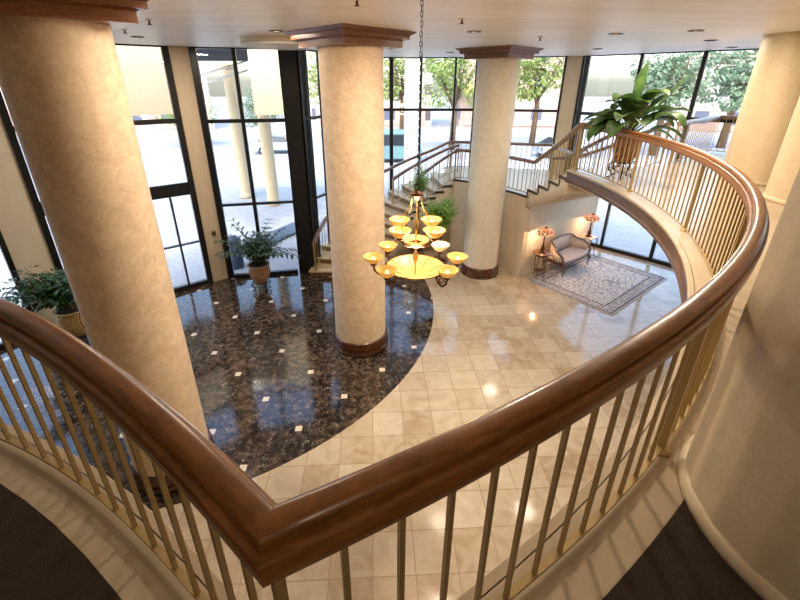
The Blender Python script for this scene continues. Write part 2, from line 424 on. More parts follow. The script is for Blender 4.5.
# ------------------------------------------------------------------ glazed bays
wn = [0]
def bay(p, q, mull, trans, jl=.1, jr=.1, w=.09, head=.03, foot=.12, dep=.12, extra=None):
    wn[0] += 1; p = Vector(p); q = Vector(q); d = (q-p); L = d.length; u = d.normalized(); rz = math.atan2(d.y, d.x)
    root = bpy.data.objects.new('window_%d' % wn[0], None); C.objects.link(root); root['kind'] = 'structure'
    root.location = ((p.x+q.x)/2, (p.y+q.y)/2, 0); root.rotation_euler = (0, 0, rz)
    fr = MB(); h = L/2
    fr.box((-h+jl/2, 0, ZC/2), (jl, dep, ZC)); fr.box((h-jr/2, 0, ZC/2), (jr, dep, ZC))
    fr.box((0, 0, ZC-head/2), (L-jl-jr, dep, head)); fr.box((0, 0, foot/2), (L-jl-jr, dep, foot))
    cuts = [-h+jl]+[-h+s for s, ww, z0, z1 in mull if z1-z0 > 3]+[h-jr]
    for s, ww, z0, z1 in mull: fr.box((-h+s, 0, (z0+z1)/2), (ww, dep, z1-z0))
    for z, t in trans:
        full = [m for m in mull if m[3]-m[2] > 3]
        xs = [-h+jl]+[x for m in sorted(full) for x in (-h+m[0]-m[1]/2, -h+m[0]+m[1]/2)]+[h-jr]
        for i in range(0, len(xs), 2):
            if xs[i+1]-xs[i] > .02: fr.box(((xs[i]+xs[i+1])/2, 0, z), (xs[i+1]-xs[i], dep*.9, t))
    bevel(fr.build('window_frame', 'black_metal', root), .008, 1)
    MB().box((0, 0, ZC/2), (L-jl-jr+.02, .012, ZC-.1)).build('window_glass', 'glass', root)
    return root
full = lambda s, w=.08: (s, w, 0.0, ZC)
bay(F['a'], F['b'], [full(1.4)], [(4.43, .1), (2.75, .3)])
Lb = (Vector(F['d'])-Vector(F['c'])).length
bay(F['c'], F['d'], [full(1.1, .08), full(2.15, .08), (Lb-.62, .045, .1, 2.6), (1.62, .05, .1, 2.6), (Lb-1.1+.02, .05, .1, 2.6)], [(4.43, .11), (2.77, .32), (1.3, .04)], jl=.12, jr=.14, foot=.14)
bay(F['e'], F['f'], [full(1.0, .09)], [(4.38, .09), (2.2, .07)], jl=.16, jr=.06, foot=.1)
bay(F['g'], F['h'], [full(.28, .12), full(.95, .1), full(2.3, .09), full(3.4, .09)], [(4.4, .08), (2.2, .06)], jl=.1, jr=.12)
wallseg('trim_1', F['f'], F['g'], 0, ZC, .14, 'black_metal', -1)
bay(F['h'], F['i'], [full(.42, .13), full(1.43, .07), full(2.58, .07)], [(4.4, .09)], jl=.05, jr=.05)
bay(F['i'], F['j'], [full(1.19, .08)], [(4.4, .08)], jl=.05, jr=.06)
bay(F['k'], F['l'], [full(.15, .12), full(1.68, .08), full(3.2, .1), full(4.73, .08), full(6.26, .08), full(7.4, .08)], [(4.35, .1)], jl=.06, jr=.08)

# ------------------------------------------------------------------ mezzanine
N = 60
angR = [cR+(A_END-cR)*i/N for i in range(N+1)]
angL = [cL+(128-cL)*i/30 for i in range(31)]
def off_corner(dR, dL):       # dR, dL: offsets towards the lobby
    return corner(RR-dR, LR+dL)
def arcs(dR0, dR1, dL, aend=A_END):
    a, al, p = off_corner(dR0, dL)
    R_ = [rarc(RR-(dR0+(dR1-dR0)*max(0, min(1, (x-a)/28))), x) for x in [a+(aend-a)*i/N for i in range(N+1)]]
    L_ = [larc(LR+dL, x) for x in [al+(128-al)*i/30 for i in range(31)]]
    return L_[::-1]+R_[1:]
front = arcs(.035, .16, .04)
back = [(7.9, 9.65+.0), (8.92, 11.06-.02)]
def wall_at(t):   # point on right glazed wall
    k = Vector(F['k']); l = Vector(F['l']); d = (l-k).normalized(); return k+d*t
ray_end = Vector(rarc(11.2, A_END)); 
we = wall_at(3.95); wins = we-Vector((.06, .055))
slab = front+[rarc(9.6, A_END), tuple(we-Vector((.08, .08))), (11.9, 7.83-.02), (11.9, -3.15), (-9.55, -3.15), (-9.55, front[0][1]-.6)]
struct('floor_upper', MB().prism(slab, ZM-.03, ZM), 'ledge')
struct('trim_2', MB().prism(slab, ZM-.3, ZM-.03), 'wall')
# brown fascia band following the slab edge
fas = MB(); fp = [(x, y, ZM) for x, y in front]
fas.sweep(fp, [(-.005, -.04), (.025, -.04), (.035, -.07), (.022, -.09), (.03, -.2), (.045, -.23), (.035, -.27), (-.005, -.27)])
struct('trim_3', fas, 'fascia')
struct('trim_4', MB().sweep(fp, [(-.005, .0), (.04, .0), (.047, -.012), (.047, -.034), (.04, -.04), (-.005, -.04)]), 'ledge')
# carpets: two dark areas behind the ledge
def in_r(r, a0, a1, n=24): return [rarc(r, a0+(a1-a0)*i/n) for i in range(n+1)]
a_, al_, p_ = corner(RR+.18, LR-.16)
cp = [larc(LR-.16, al_+(128-al_)*i/30) for i in range(31)][::-1]+in_r(RR+.18, a_, -50.5)[1:]
cp += [(1.84, .6), (3.4, .2), (3.6, -3.1), (-9.5, -3.1), (-9.5, cp[0][1])]
struct('floor_carpet', MB().prism(cp, ZM, ZM+.012), 'carpet')

# ------------------------------------------------------------------ railings
def half_profile():
    p = []
    for k in range(9):                      # rounded crown
        u = PI/2*k/8; p.append((.035*sin(u)**.75, .951+.024*cos(u)))
    p += [(.035, .946), (.024, .944), (.021, .939), (.023, .934), (.034, .932)]
    for k in range(5):
        u = -PI/2+PI*k/4; p.append((.0445+.0075*cos(u), .911+.0095*sin(u)) if 0 else (.041+.010*cos(u), .923-.009*sin(u)))
    p += [(.044, .912), (.0435, .909), (.0455, .905), (.0455, .856), (.042, .851), (.03, .85)]
    return p
HP = half_profile(); PROF = HP+[(-x, z) for x, z in HP[::-1][:-1]]
PROF = [p for i, p in enumerate(PROF) if i == 0 or p != PROF[i-1]][::-1]
def polylen(P): return sum((Vector(P[i+1])-Vector(P[i])).length for i in range(len(P)-1))
def point_at(P, s):
    for i in range(len(P)-1):
        a, b = Vector(P[i]), Vector(P[i+1]); L = (b-a).length
        if s <= L or i == len(P)-2: return a+(b-a)*min(1, s/max(L, 1e-9)), (b-a)
        s -= L
def square_bar(name, p, d, z0, z1, w, mat, parent):
    return MB().box((0, 0, (z1-z0)/2), (w, w, z1-z0)).build(name, mat, parent, (p.x, p.y, z0), math.atan2(d.y, d.x))
def post(p, d, z0, z1, parent, mat='satin_brass', w=.036):
    o = MB().box((0, 0, (z1-z0)/2), (w, w, z1-z0)).build('post', mat, parent, (p.x, p.y, z0), math.atan2(d.y, d.x))
    MB().lathe([(0, .03), (.03, .028), (.045, .012), (.048, 0), (0, 0)], n=14).build('post_foot', mat, o)
    return o
rail = thing('balcony_railing', 'long curved balcony railing with moulded walnut handrail and satin brass balusters', 'railing', (cP.x, cP.y, ZM))
def rel(P, o, z=0): return [(x[0]-o[0], x[1]-o[1], z) for x in P]
pathL = [larc(LR, cL+(128-cL)*i/40) for i in range(41)][::-1]
pathR = [rarc(RR, a) for a in [cR+(A_END-cR)*i/90 for i in range(91)]]
path = pathL+pathR[1:]
O = (cP.x, cP.y)
r1 = MB().sweep(rel(path, O), PROF, True).build('handrail', 'rail_wood', rail); r1.data.set_sharp_from_angle(angle=rad(38))
MB().sweep(rel(path, O), [(-.014, .025), (.014, .025), (.014, .04), (-.014, .04)]).build('bottom_rail', 'satin_brass', rail)
cnt = 0
PR = [Vector((p[0], p[1], 0)) for p in pathR]; PL = [Vector((p[0], p[1], 0)) for p in pathL[::-1]]
LRt = polylen(PR); n = int(LRt/.146); sp = LRt/n
for i in range(1, n):
    p, d = point_at(PR, i*sp)
    q = Vector((p.x-O[0], p.y-O[1]))
    if i % 14 == 13: post(q, d, 0.0, .86, rail)
    else: square_bar('baluster', q, d, .035, .86, .0155, 'satin_brass', rail)
p, d = point_at(PR, LRt-.02); post(Vector((p.x-O[0], p.y-O[1])), d, 0, .86, rail, w=.045)
p, d = point_at(PR, .0); square_bar('baluster', Vector((p.x-O[0], p.y-O[1])), Vector((1, 1)), 0, .86, .024, 'satin_brass', rail)
for i in range(1, 27):
    p, d = point_at(PL, i*.146); square_bar('baluster', Vector((p.x-O[0], p.y-O[1])), d, .035, .86, .0155, 'satin_brass', rail)

def small_railing(name, label, pts, hgt=.95, spacing=.15, offs=None, posts=(0, -1), mat='stair_rail_wood', bmat='satin_brass', base=None, group=None):
    """pts: 3D floor-level points the railing follows"""
    o = Vector(pts[0]); root = thing(name, label, 'railing', pts[0], 0, group)
    Q = [tuple(Vector(p)-o) for p in pts]
    MB().sweep(Q, [(-.046, hgt-.09), (-.056, hgt-.035), (-.036, hgt), (.036, hgt), (.056, hgt-.035), (.046, hgt-.09)]).build('handrail', mat, root)
    MB().sweep(Q, [(-.012, .05), (.012, .05), (.012, .07), (-.012, .07)]).build('bottom_rail', bmat, root)
    Q2 = [Vector((q[0], q[1], 0)) for q in Q]; L = polylen(Q2); n = max(2, int(L/spacing)); k = 0
    Q3 = [Vector(q) for q in Q]
    def at2(s):
        for i in range(len(Q2)-1):
            l = (Q2[i+1]-Q2[i]).length
            if s <= l+1e-6 or i == len(Q2)-2:
                t = min(1, s/max(l, 1e-9)); return Q3[i]+(Q3[i+1]-Q3[i])*t, Q2[i+1]-Q2[i]
            s -= l
    for i in range(n+1):
        p, d = at2(min(i*L/n, L-1e-4))
        if i in (0, n): square_bar('post', p, d, p.z, p.z+hgt-.03, .035, bmat, root)
        else: square_bar('baluster', p, d, p.z+.06, p.z+hgt-.05, .014, bmat, root)
    return root

# ------------------------------------------------------------------ columns with capitals
def ring(r, prof): return [(r+a, z) for a, z in prof]
def make_column(x, y, r, z0, label, mat='column', capital=True, plinth=True, name='column', collar=False, flutes=0):
    t = thing(name, label, 'column', (x, y, z0))
    H = ZC-z0
    m = MB()
    zt = H-.24 if capital else H
    if flutes:
        prof = [(r, .1), (r, zt)]
        vs = []; n = flutes*6
        for z in (0.0, zt):
            for k in range(n):
                a = 2*PI*k/n; rr = r-.006*abs(sin(a*flutes/2))**.7
                vs.append((rr*cos(a), rr*sin(a), z))
        m.add(vs, [(k, (k+1) % n, n+(k+1) % n, n+k) for k in range(n)], True)
    else: m.lathe([(r, .05), (r, zt*.5), (r, zt)], n=64)
    m.build('shaft', mat, t)
    if plinth:
        MB().lathe([(r-.02, 0), (r+.055, 0), (r+.06, .04), (r+.055, .07), (r+.035, .1), (r+.045, .13), (r+.045, .2), (r+.025, .24), (r+.035, .27), (r+.02, .3), (r-.02, .31)], n=64).build('plinth', 'base_wood', t)
    if collar:
        MB().lathe([(r-.02, 0), (r+.02, 0), (r+.018, .04), (r+.01, .06), (r+.004, .07), (r-.02, .075)], n=64).build('base_collar', mat, t)
    if capital:
        c = MB(); d = 1.0
        def dia(rr, z): return [(rr*cos(a), rr*sin(a), z) for a in (0, PI/2, PI, 3*PI/2)]
        lv = [(r*.7, H-.24), (.86, H-.24), (.86, H-.14), (.89, H-.13), (.89, H-.125), (.98, H-.12), (.98, H-.06), (1.03, H-.04), (1.09, H-.012), (1.09, H-.002), (.3, H-.002)]
        vs = []; fs = []
        for rr, z in lv: vs += dia(rr, z)
        for i in range(len(lv)-1):
            for k in range(4): fs.append((i*4+k, i*4+(k+1) % 4, (i+1)*4+(k+1) % 4, (i+1)*4+k))
        c.add(vs, fs); c.build('capital', 'cap_wood', t)
    return t
make_column(-.69, 7.45, .54, 0, 'cream round lobby column standing on the dark marble, left of the chandelier')
make_column(2.63, 11.0, .51, 0, 'pale round lobby column behind the chandelier, beside the staircase wall', 'column_pale')
make_column(-3.28, 4.38, .5, 0, 'big mottled cream column at the left, rising behind the left handrail')
make_column(1.86, 1.09, .54, ZM, 'large tan fluted column on the balcony in the right foreground', 'column_smooth', False, False, collar=True, flutes=20)
make_column(7.0, 7.7, .55, ZM, 'tan column on the upper floor standing against the tall right window', 'column_smooth', False, False, collar=True)
make_column(6.5, 6.15, .5, ZM, 'tan column on the upper floor half hidden behind the foreground fluted column', 'column_smooth', False, False, collar=True)

# ------------------------------------------------------------------ landing, stairs
SO = Vector((1.95, 10.65)); RI0 = 2.15
Lp = [(3.72, 10.65), (3.55, 11.0), (3.3, 11.4), (2.9, 12.0), (2.45, 12.5), (1.95, 12.8)]
land = Lp+[(1.95, 14.8), (2.6, 14.8), (5.5, 14.05), (5.95, 13.95), (6.9, 13.0), rarc(9.7, 26.5)]
st = thing('staircase', 'winding staircase with cream treads climbing past a landing to the balcony', 'stairs', (0, 0, 0))
MB().prism(land, ZL-.04, ZL).build('landing_floor', 'tread', st)
MB().prism(land, ZL-.3, ZL-.04).build('landing_slab', 'wall_warm', st)
# dark nosing at the landing edge
MB().sweep([(x, y, ZL) for x, y in Lp], [(-.03, -.05), (.02, -.05), (.02, .0), (-.03, .0)]).build('landing_nosing', 'nosing', st)
# lower flight: fan of 13 steps turning from the landing down to the dark floor
NS = 13; rise = ZL/NS
def fan(r, a): return (SO.x+r*cos(rad(a)), SO.y+r*sin(rad(a)))
for k in range(1, NS):
    a0, a1 = 90+(k-1)*90/(NS-1), 90+k*90/(NS-1); zt = ZL-k*rise
    ro0, ro1 = 4.1+.3*(k-1)/12, 4.1+.3*k/12
    if k <= 1: ro0 = 4.0
    poly = [fan(RI0, a0), fan(RI0, a1), fan(ro1, a1), fan(ro0, a0)]
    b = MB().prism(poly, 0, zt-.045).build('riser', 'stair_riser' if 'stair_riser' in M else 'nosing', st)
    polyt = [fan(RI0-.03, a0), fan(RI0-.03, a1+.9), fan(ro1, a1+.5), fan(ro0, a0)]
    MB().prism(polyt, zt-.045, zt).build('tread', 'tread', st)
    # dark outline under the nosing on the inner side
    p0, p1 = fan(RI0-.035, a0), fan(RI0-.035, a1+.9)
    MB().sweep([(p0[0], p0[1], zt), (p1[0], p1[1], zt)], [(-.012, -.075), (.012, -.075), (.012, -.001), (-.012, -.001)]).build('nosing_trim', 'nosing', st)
# inner stringer wall, cream
inn = MB()
vs = []
for k in range(0, NS):
    a = 90+k*90/(NS-1); x, y = fan(RI0-.015, a); vs.append((x, y, 0)); vs.append((x, y, max(.02, ZL-(k)*rise-.1 if k else ZL-.05)))
inn.add(vs, [(2*i, 2*i+2, 2*i+3, 2*i+1) for i in range(NS-1)], True)
o = inn.build('inner_stringer', 'wall_warm', st)
sm = o.modifiers.new('s', 'SOLIDIFY'); sm.thickness = .03; sm.offset = 0
# upper flight: five risers following the balcony circle
NU = 5; a_lo, a_hi = 26.5, A_END+.2; ru = (ZM-ZL)/NU
def ri(a): return 7.24+(7.66-7.24)*(a-A_END)/(26.5-A_END)
for k in range(1, NU):
    a0 = a_lo+(a_hi-a_lo)*(k-1)/(NU-1); a1 = a_lo+(a_hi-a_lo)*k/(NU-1); zt = ZL+k*ru
    P4 = lambda i0, i1: [rarc(ri(i0), i0), rarc(ri(i1), i1), rarc(9.55, i1), rarc(9.55, i0)]
    MB().prism(P4(a0, a1), zt-.3, zt-.04).build('riser', 'wall_warm', st)
    MB().prism(P4(a0+.25, a1), zt-.04, zt).build('tread', 'tread', st)
    q0, q1 = Vector(rarc(ri(a0)-.012, a0)), Vector(rarc(ri(a1)-.012, a1))
    z0 = zt-.0
    m = MB(); m.sweep([(q0.x, q0.y, zt), (q1.x, q1.y, zt)], [(-.012, -.06), (.014, -.06), (.014, 0), (-.012, 0)])
    m.sweep([(q0.x, q0.y, zt), ((q0*.9+q1*.1).x, (q0*.9+q1*.1).y, zt)], [(-.012, -ru-.02), (.014, -ru-.02), (.014, 0), (-.012, 0)])
    m.build('nosing_trim', 'nosing', st)
# sloping stringer under the upper flight
s0, s1 = rarc(ri(a_lo), a_lo), rarc(ri(a_hi), a_hi)
vs = []
for i in range(9):
    a = a_lo+(a_hi-a_lo)*i/8; t = i/8; zz = ZL+(ZM-.2-ZL)*t
    x, y = rarc(ri(a)+.005, a); vs += [(x, y, zz-.3), (x, y, zz+.14)]
m = MB().add(vs, [(2*i, 2*i+2, 2*i+3, 2*i+1) for i in range(8)], True); o = m.build('stringer', 'wall_warm', st)
sm = o.modifiers.new('s', 'SOLIDIFY'); sm.thickness = .03; sm.offset = 0
vs = []
for i in range(9):
    a = a_lo+(a_hi-a_lo)*i/8; t = i/8; zz = ZL-.3+(ZM-.2-ZL)*t
    for r in (ri(a), 9.6): x, y = rarc(r, a); vs.append((x, y, zz))
m = MB().add(vs, [(2*i, 2*i+1, 2*i+3, 2*i+2) for i in range(8)], True); o = m.build('soffit', 'wall_warm', st)
sm = o.modifiers.new('s', 'SOLIDIFY'); sm.thickness = .03; sm.offset = 0

# wall under the landing and the lit wall of the seating recess
def polywall(name, pts, z0, z1, mat, th=.1):
    m = MB().sweep([(x, y, 0) for x, y in pts], [(0, z0), (th, z0), (th, z1), (0, z1)]); return struct(name, m, mat)
polywall('wall_under_landing', [(x-.0, y+.0) for x, y in Lp][::-1], 0, ZL-.3, 'wall_warm', .12)
polywall('wall_recess', [(3.84, 10.7), (6.9, 13.05)], 0, ZL-.3, 'wall', .1)
m = MB().sweep([(x, y, 0) for x, y in Lp[::-1]], [(-.012, 0), (-.0005, 0), (-.0005, .11), (-.008, .12)]); struct('baseboard_landing', m, 'wall_warm')

# railings of the stairs
P_in = [(x+.05, y+.07, ZL) for x, y in Lp[::-1]]
up_in = [rarc(ri(a)+.06, a)+(ZL+(ZM-ZL)*t,) for a, t in [(a_lo+(A_END+.4-a_lo)*i/6, i/6) for i in range(1, 7)]]
small_railing('stair_railing', 'stair railing along the landing edge beside the pale column, climbing to the balcony post', P_in+up_in, .96, .15)
P_mid = [rarc(8.75, a)+(ZL+(ZM-ZL)*t,) for a, t in [(28.2, 0), (25.5, .06), (21, .42), (17, .72), (13.3, 1.0)]]
small_railing('stair_railing', 'middle handrail of the short upper flight, between the landing and the potted palm', P_mid, .96, .16)
P_out = [(2.1, 14.6, ZL), (2.8, 14.55, ZL), (5.4, 13.85, ZL), rarc(9.6, 27.2)+(ZL,)]+[rarc(9.6, a)+(ZL+(ZM-ZL)*t,) for a, t in [(24, .2), (18, .6), (12.6, 1.0)]]
small_railing('stair_railing', 'railing along the tall rear window at the back of the landing', P_out, .96, .17)
def fanpath(r0, r1, k0, k1):
    return [fan(r0+(r1-r0)*(k/12), 90+k*90/12)+(max(.0, ZL-(k+.4)*rise),) for k in range(k0, k1+1)]
small_railing('stair_railing', 'outer railing of the lower winding flight, nearest the windows', [(2.0, 14.6, ZL)]+fanpath(3.9, 4.2, 0, 12)[1:], .96, .2)
small_railing('stair_railing', 'middle railing of the lower winding flight, above the chandelier', [(2.25, 13.9, ZL)]+fanpath(3.15, 3.2, 0, 5), .96, .2)
small_railing('stair_railing', 'inner railing of the lower winding flight, ending above the green plants', [(2.2, 12.85, ZL)]+fanpath(2.25, 2.25, 0, 4), .96, .17)
# upper floor railing along the tall right window
e0 = rarc(9.66, A_END-.35)
pts = [(e0[0], e0[1], ZM)]+[tuple(wall_at(t)-Vector((.3, .27)))+(ZM,) for t in (3.95, 5.2, 6.4)]
small_railing('window_railing', 'brown topped railing guarding the tall right window behind the potted palm', pts, .95, .14)

# ------------------------------------------------------------------ ceiling fittings
for i, (x, y) in enumerate([(1.33, 7.4), (3.79, 7.72), (4.82, 7.25), (6.24, 8.87), (8.0, 10.6), (5.07, 11.1), (3.9, 12.6), (-.4, 9.6), (-1.86, 7.3), (-4.6, 8.2), (1.6, 12.4)]):
    lab = ['recessed ceiling light between the chandelier chain and the pale column capital', 'long oval looking recessed ceiling light left of the palm', 'nearest of the dark rimmed recessed ceiling lights at the right',
           'recessed ceiling light right above the window mullion', 'recessed ceiling light close to the top of the right window', 'recessed ceiling light straight above the palm, by the glass', 'recessed ceiling light beside the right side of the pale column capital',
           'recessed ceiling light just right of the central column capital', 'recessed ceiling light left of the central column capital', 'recessed ceiling light above the left entrance glazing', 'recessed ceiling light by the rear window behind the chain'][i]
    t = thing('recessed_light', lab, 'ceiling light', (x, y, ZC), 0, 'recessed ceiling lights')
    MB().lathe([(.075, 0), (.11, -.0), (.115, -.012), (.08, -.014), (.075, 0)], n=24).build('trim_ring', 'bronze', t)
    MB().lathe([(0, -.004), (.074, -.004)], n=24).build('lens', 'downlight', t)
for i, (x, y) in enumerate([(-.35, 4.62), (.9, 5.95), (2.69, 8.25), (-3.2, 6.05), (-4.17, 7.11)]):
    lab = ['small brass fire sprinkler above the central column capital', 'brass fire sprinkler right of the chandelier chain', 'brass fire sprinkler right of the pale column capital', 'fire sprinkler in white cup beside the big left column capital', 'small fire sprinkler above the cream entrance panel'][i]
    t = thing('sprinkler', lab, 'sprinkler', (x, y, ZC), 0, 'ceiling sprinklers')
    MB().lathe([(0, 0), (.045, 0), (.04, -.012), (0, -.014)], n=16).build('escutcheon', 'white', t)
    MB().lathe([(.012, -.012), (.012, -.05), (.03, -.055), (.03, -.06), (0, -.062)], n=12).build('head', 'bronze', t)
t = thing('ceiling_drum', 'low round cream ceiling drum beside the central column capital', 'ceiling fixture', (-2.1, 8.75, ZC))
MB().lathe([(0, -.12), (.75, -.12), (.8, -.1), (.8, 0)], n=48).build('drum_body', 'wall', t)
MB().lathe([(.78, -.125), (.84, -.13), (.84, -.1), (.8, -.1)], n=48).build('drum_rim', 'white', t)

# ------------------------------------------------------------------ chandelier
CX_, CY_ = .27, 4.29
ch = thing('chandelier', 'large tiered bronze chandelier with lit amber glass bowls hanging on a chain', 'chandelier', (CX_, CY_, ZC))
def Z(z): return z-ZC
MB().lathe([(0, -.06), (.03, -.06), (.05, -.04), (.07, -.02), (.075, 0)], n=20).build('canopy', 'bronze', ch)
lk = MB(); z = -.06; i = 0
while z > Z(4.28):
    a = 0 if i % 2 == 0 else PI/2
    lk.tube([(.012*cos(u)*cos(a), .012*cos(u)*sin(a), z-.026+.026*sin(u)) for u in [2*PI*k/10 for k in range(10)]], .0035, 5, True)
    z -= .042; i += 1
lk.build('chain', 'iron', ch)
MB().tube([(.012, 0, -.05), (.02, .01, -.5), (.012, 0, -1.1), (.015, .01, Z(4.28))], .003, 5).build('cord', 'iron', ch)
MB().tube([(.03*cos(u), 0, Z(4.25)+.03*sin(u)) for u in [2*PI*k/14 for k in range(14)]], .007, 6, True).build('hook_ring', 'iron', ch)
MB().lathe([(0, Z(4.22)), (.02, Z(4.22)), (.03, Z(4.2)), (.065, Z(4.185)), (.072, Z(4.17)), (.06, Z(4.15)), (.04, Z(4.14)), (.02, Z(4.1)), (0, Z(4.1))], n=20).build('crown', 'bronze', ch)
MB().lathe([(.008, Z(4.12)), (.008, Z(3.9)), (.022, Z(3.87)), (.03, Z(3.8)), (.018, Z(3.74)), (.012, Z(3.7)), (.012, Z(3.5)), (.03, Z(3.46)), (.035, Z(3.4)), (.012, Z(3.34)), (.01, Z(3.2))], n=14).build('stem', 'brass', ch)
def bowl_prof(r, h, t=.008, n=8):
    out = [(r*(k/n)**.75 if k else 0.001, -h*(1-(k/n)**1.5)) for k in range(n+1)]
    inn_ = [((r-t)*(k/n)**.75 if k else 0.001, -(h-t)*(1-(k/n)**1.5)) for k in range(n, -1, -1)]
    return out+[(r+.004, .004)]+inn_
def cup(x, y, z, r, h, mat='alabaster', extra=True):
    s = MB().lathe(bowl_prof(r, h), n=24).build('glass_shade', mat, ch, (x, y, z))
    rb = MB().tube([(r*cos(u), r*sin(u), .003) for u in [2*PI*k/24 for k in range(24)]], .003, 5, True)
    for q in range(4):
        a = q*PI/2+.4; rb.tube([(r*(k/5)**.75*1.01*cos(a), r*(k/5)**.75*1.01*sin(a), -h*(1-(k/5)**1.5)*1.01) for k in range(6)], .0025, 5)
    rb.build('shade_rib', 'brass', s)
    MB().sphere((0, 0, -h*.35), .022, 10, 6, (1, 1, 1.3)).build('bulb', 'bulb' if mat == 'alabaster' else 'white', s)
    MB().lathe([(0, -h-.045), (.012, -h-.04), (.03, -h-.02), (.045, -h+.006), (.03, -h+.012)], n=12).build('shade_cup', 'bronze', s)
    return s
for k in range(4):
    a = PI/4+k*PI/2; r = .265; x, y = r*cos(a), r*sin(a); cup(x, y, Z(3.82), .122, .095)
    MB().tube([(.05*cos(a), .05*sin(a), Z(4.16)), (.1*cos(a), .1*sin(a), Z(4.02)), (.2*cos(a), .2*sin(a), Z(3.88)), ((r-.02)*cos(a), (r-.02)*sin(a), Z(3.83))], .005, 6).build('hanger_rod', 'brass', ch)
    MB().tube([(.02*cos(a), .02*sin(a), Z(3.62)), (.1*cos(a), .1*sin(a), Z(3.58)), (.2*cos(a), .2*sin(a), Z(3.62)), (r*cos(a), r*sin(a), Z(3.72))], [.01, .012, .01, .008], 8).build('arm', 'bronze', ch)
MB().lathe(bowl_prof(.15, .1), n=28).build('upper_bowl', 'alabaster', ch, (0, 0, Z(3.64)))
for k, a in enumerate([0, 48, 132, 180, 228, 312]):
    a = rad(a); r = .49; x, y = r*cos(a), r*sin(a); cup(x, y, Z(3.43), .12, .095, 'alabaster_dim' if k == 1 else 'alabaster')
    arm = MB(); arm.tube([(.33*cos(a), .33*sin(a), Z(3.29)), (.37*cos(a), .37*sin(a), Z(3.22)), (.43*cos(a), .43*sin(a), Z(3.2)), (.48*cos(a), .48*sin(a), Z(3.25)), (r*cos(a), r*sin(a), Z(3.32))], [.014, .016, .015, .013, .011], 8)
    sc = [(.41+.045*cos(u)*(1-u/9), Z(3.26)+.045*sin(u)*(1-u/9)) for u in [k2*.5 for k2 in range(13)]]
    arm.tube([(q*cos(a), q*sin(a), zz) for q, zz in sc], .007, 6)
    arm.build('arm', 'bronze', ch)
bb = MB().lathe(bowl_prof(.345, .115, n=10), n=40).build('large_bowl', 'alabaster', ch, (0, 0, Z(3.3)))
rb = MB()
for q in range(8):
    a = q*PI/4+.2; rb.tube([(.335*(k/8)**.75*cos(a), .335*(k/8)**.75*sin(a), -.106*(1-(k/8)**1.5)+.004) for k in range(3, 9)], .0035, 5)
rb.tube([(.348*cos(u), .348*sin(u), .004) for u in [2*PI*k/40 for k in range(40)]], .006, 6, True)
rb.build('bowl_rib', 'bronze', bb)
MB().lathe([(0, Z(3.1)), (.012, Z(3.105)), (.02, Z(3.13)), (.045, Z(3.16)), (.06, Z(3.18)), (.04, Z(3.19))], n=14).build('finial', 'bronze', ch)

# ------------------------------------------------------------------ seating recess
ang = math.atan2(.61, .79)
rc = Vector((5.95, 10.48))
rg = MB().box((0, 0, .006), (RW, RL, .012)).build('rug', 'rug', None, (rc.x, rc.y, .001), math.atan2(2.07, 2.67)-PI/2+PI)
tag(rg, 'grey and rose floral rug with dark border on the marble floor by the window', 'rug')
def cab_leg(m, x, y, h, dx, dy, w=.022):
    m.tube([(x-dx*.01, y-dy*.01, h), (x+dx*.035, y+dy*.035, h*.75), (x+dx*.02, y+dy*.02, h*.4), (x-dx*.0, y-dy*.0, h*.12), (x+dx*.02, y+dy*.02, 0.0)], [w*1.3, w*1.25, w*.85, w*.6, w*.8], 8)
se = thing('settee', 'small carved wood settee with pale rose upholstery against the recess wall', 'settee', (5.37, 11.28, .014), ang)
W2, D2 = .72, .29
for sx, sy in ((-1, -1), (1, -1), (-1, 1), (1, 1)):
    m = MB(); cab_leg(m, 0, 0, .36, sx*.8, sy); m.build('leg', 'chair_wood', se, (sx*W2*.98, sy*D2, 0))
# serpentine seat frame
fr = [(-W2, D2), (-W2-.03, 0), (-W2, -D2), (-W2*.5, -D2-.05), (0, -D2-.06), (W2*.5, -D2-.05), (W2, -D2), (W2+.03, 0), (W2, D2)]
bevel(MB().prism(fr, .32, .39).build('seat_frame', 'chair_wood', se), .012)
bevel(MB().prism([(x*.95, y*.95) for x, y in fr], .39, .47).build('seat_cushion', 'upholstery', se), .035, 4)
bp = []
BK = [(-W2-.03, -.27, .56), (-W2-.05, -.16, .66), (-W2-.04, -.02, .73), (-.62, .14, .80), (-.56, .27, .88), (-.5, .31, .9), (-.3, .33, .905), (0, .34, .925), (.3, .33, .905), (.5, .31, .9), (.56, .27, .88), (.62, .14, .80), (W2+.04, -.02, .73), (W2+.05, -.16, .66), (W2+.03, -.27, .56)]
for i in range(len(BK)-1):
    for q in range(3):
        a_ = Vector(BK[i]); b_ = Vector(BK[i+1]); bp.append(tuple(a_.lerp(b_, q/3)))
bp.append(BK[-1])
MB().tube(bp, .03, 8).build('top_rail', 'chair_wood', se)
vs = []; 
for x, y, z in bp[3:-3]: vs += [(x*.985, y-.005, .42), (x*.985, y-.005, z-.02)]
nb = len(vs)//2
o = MB().add(vs, [(2*i, 2*i+2, 2*i+3, 2*i+1) for i in range(nb-1)], True).build('back_upholstery', 'upholstery', se)
s_ = o.modifiers.new('s', 'SOLIDIFY'); s_.thickness = .05; s_.offset = 0
for sx in (-1, 1):
    MB().tube([(sx*(W2+.02), -D2*.75, .56), (sx*(W2+.05), -D2*.95, .52), (sx*(W2+.03), -D2, .45), (sx*(W2), -D2*.95, .37)], [.026, .03, .024, .022], 8).build('arm_support', 'chair_wood', se)

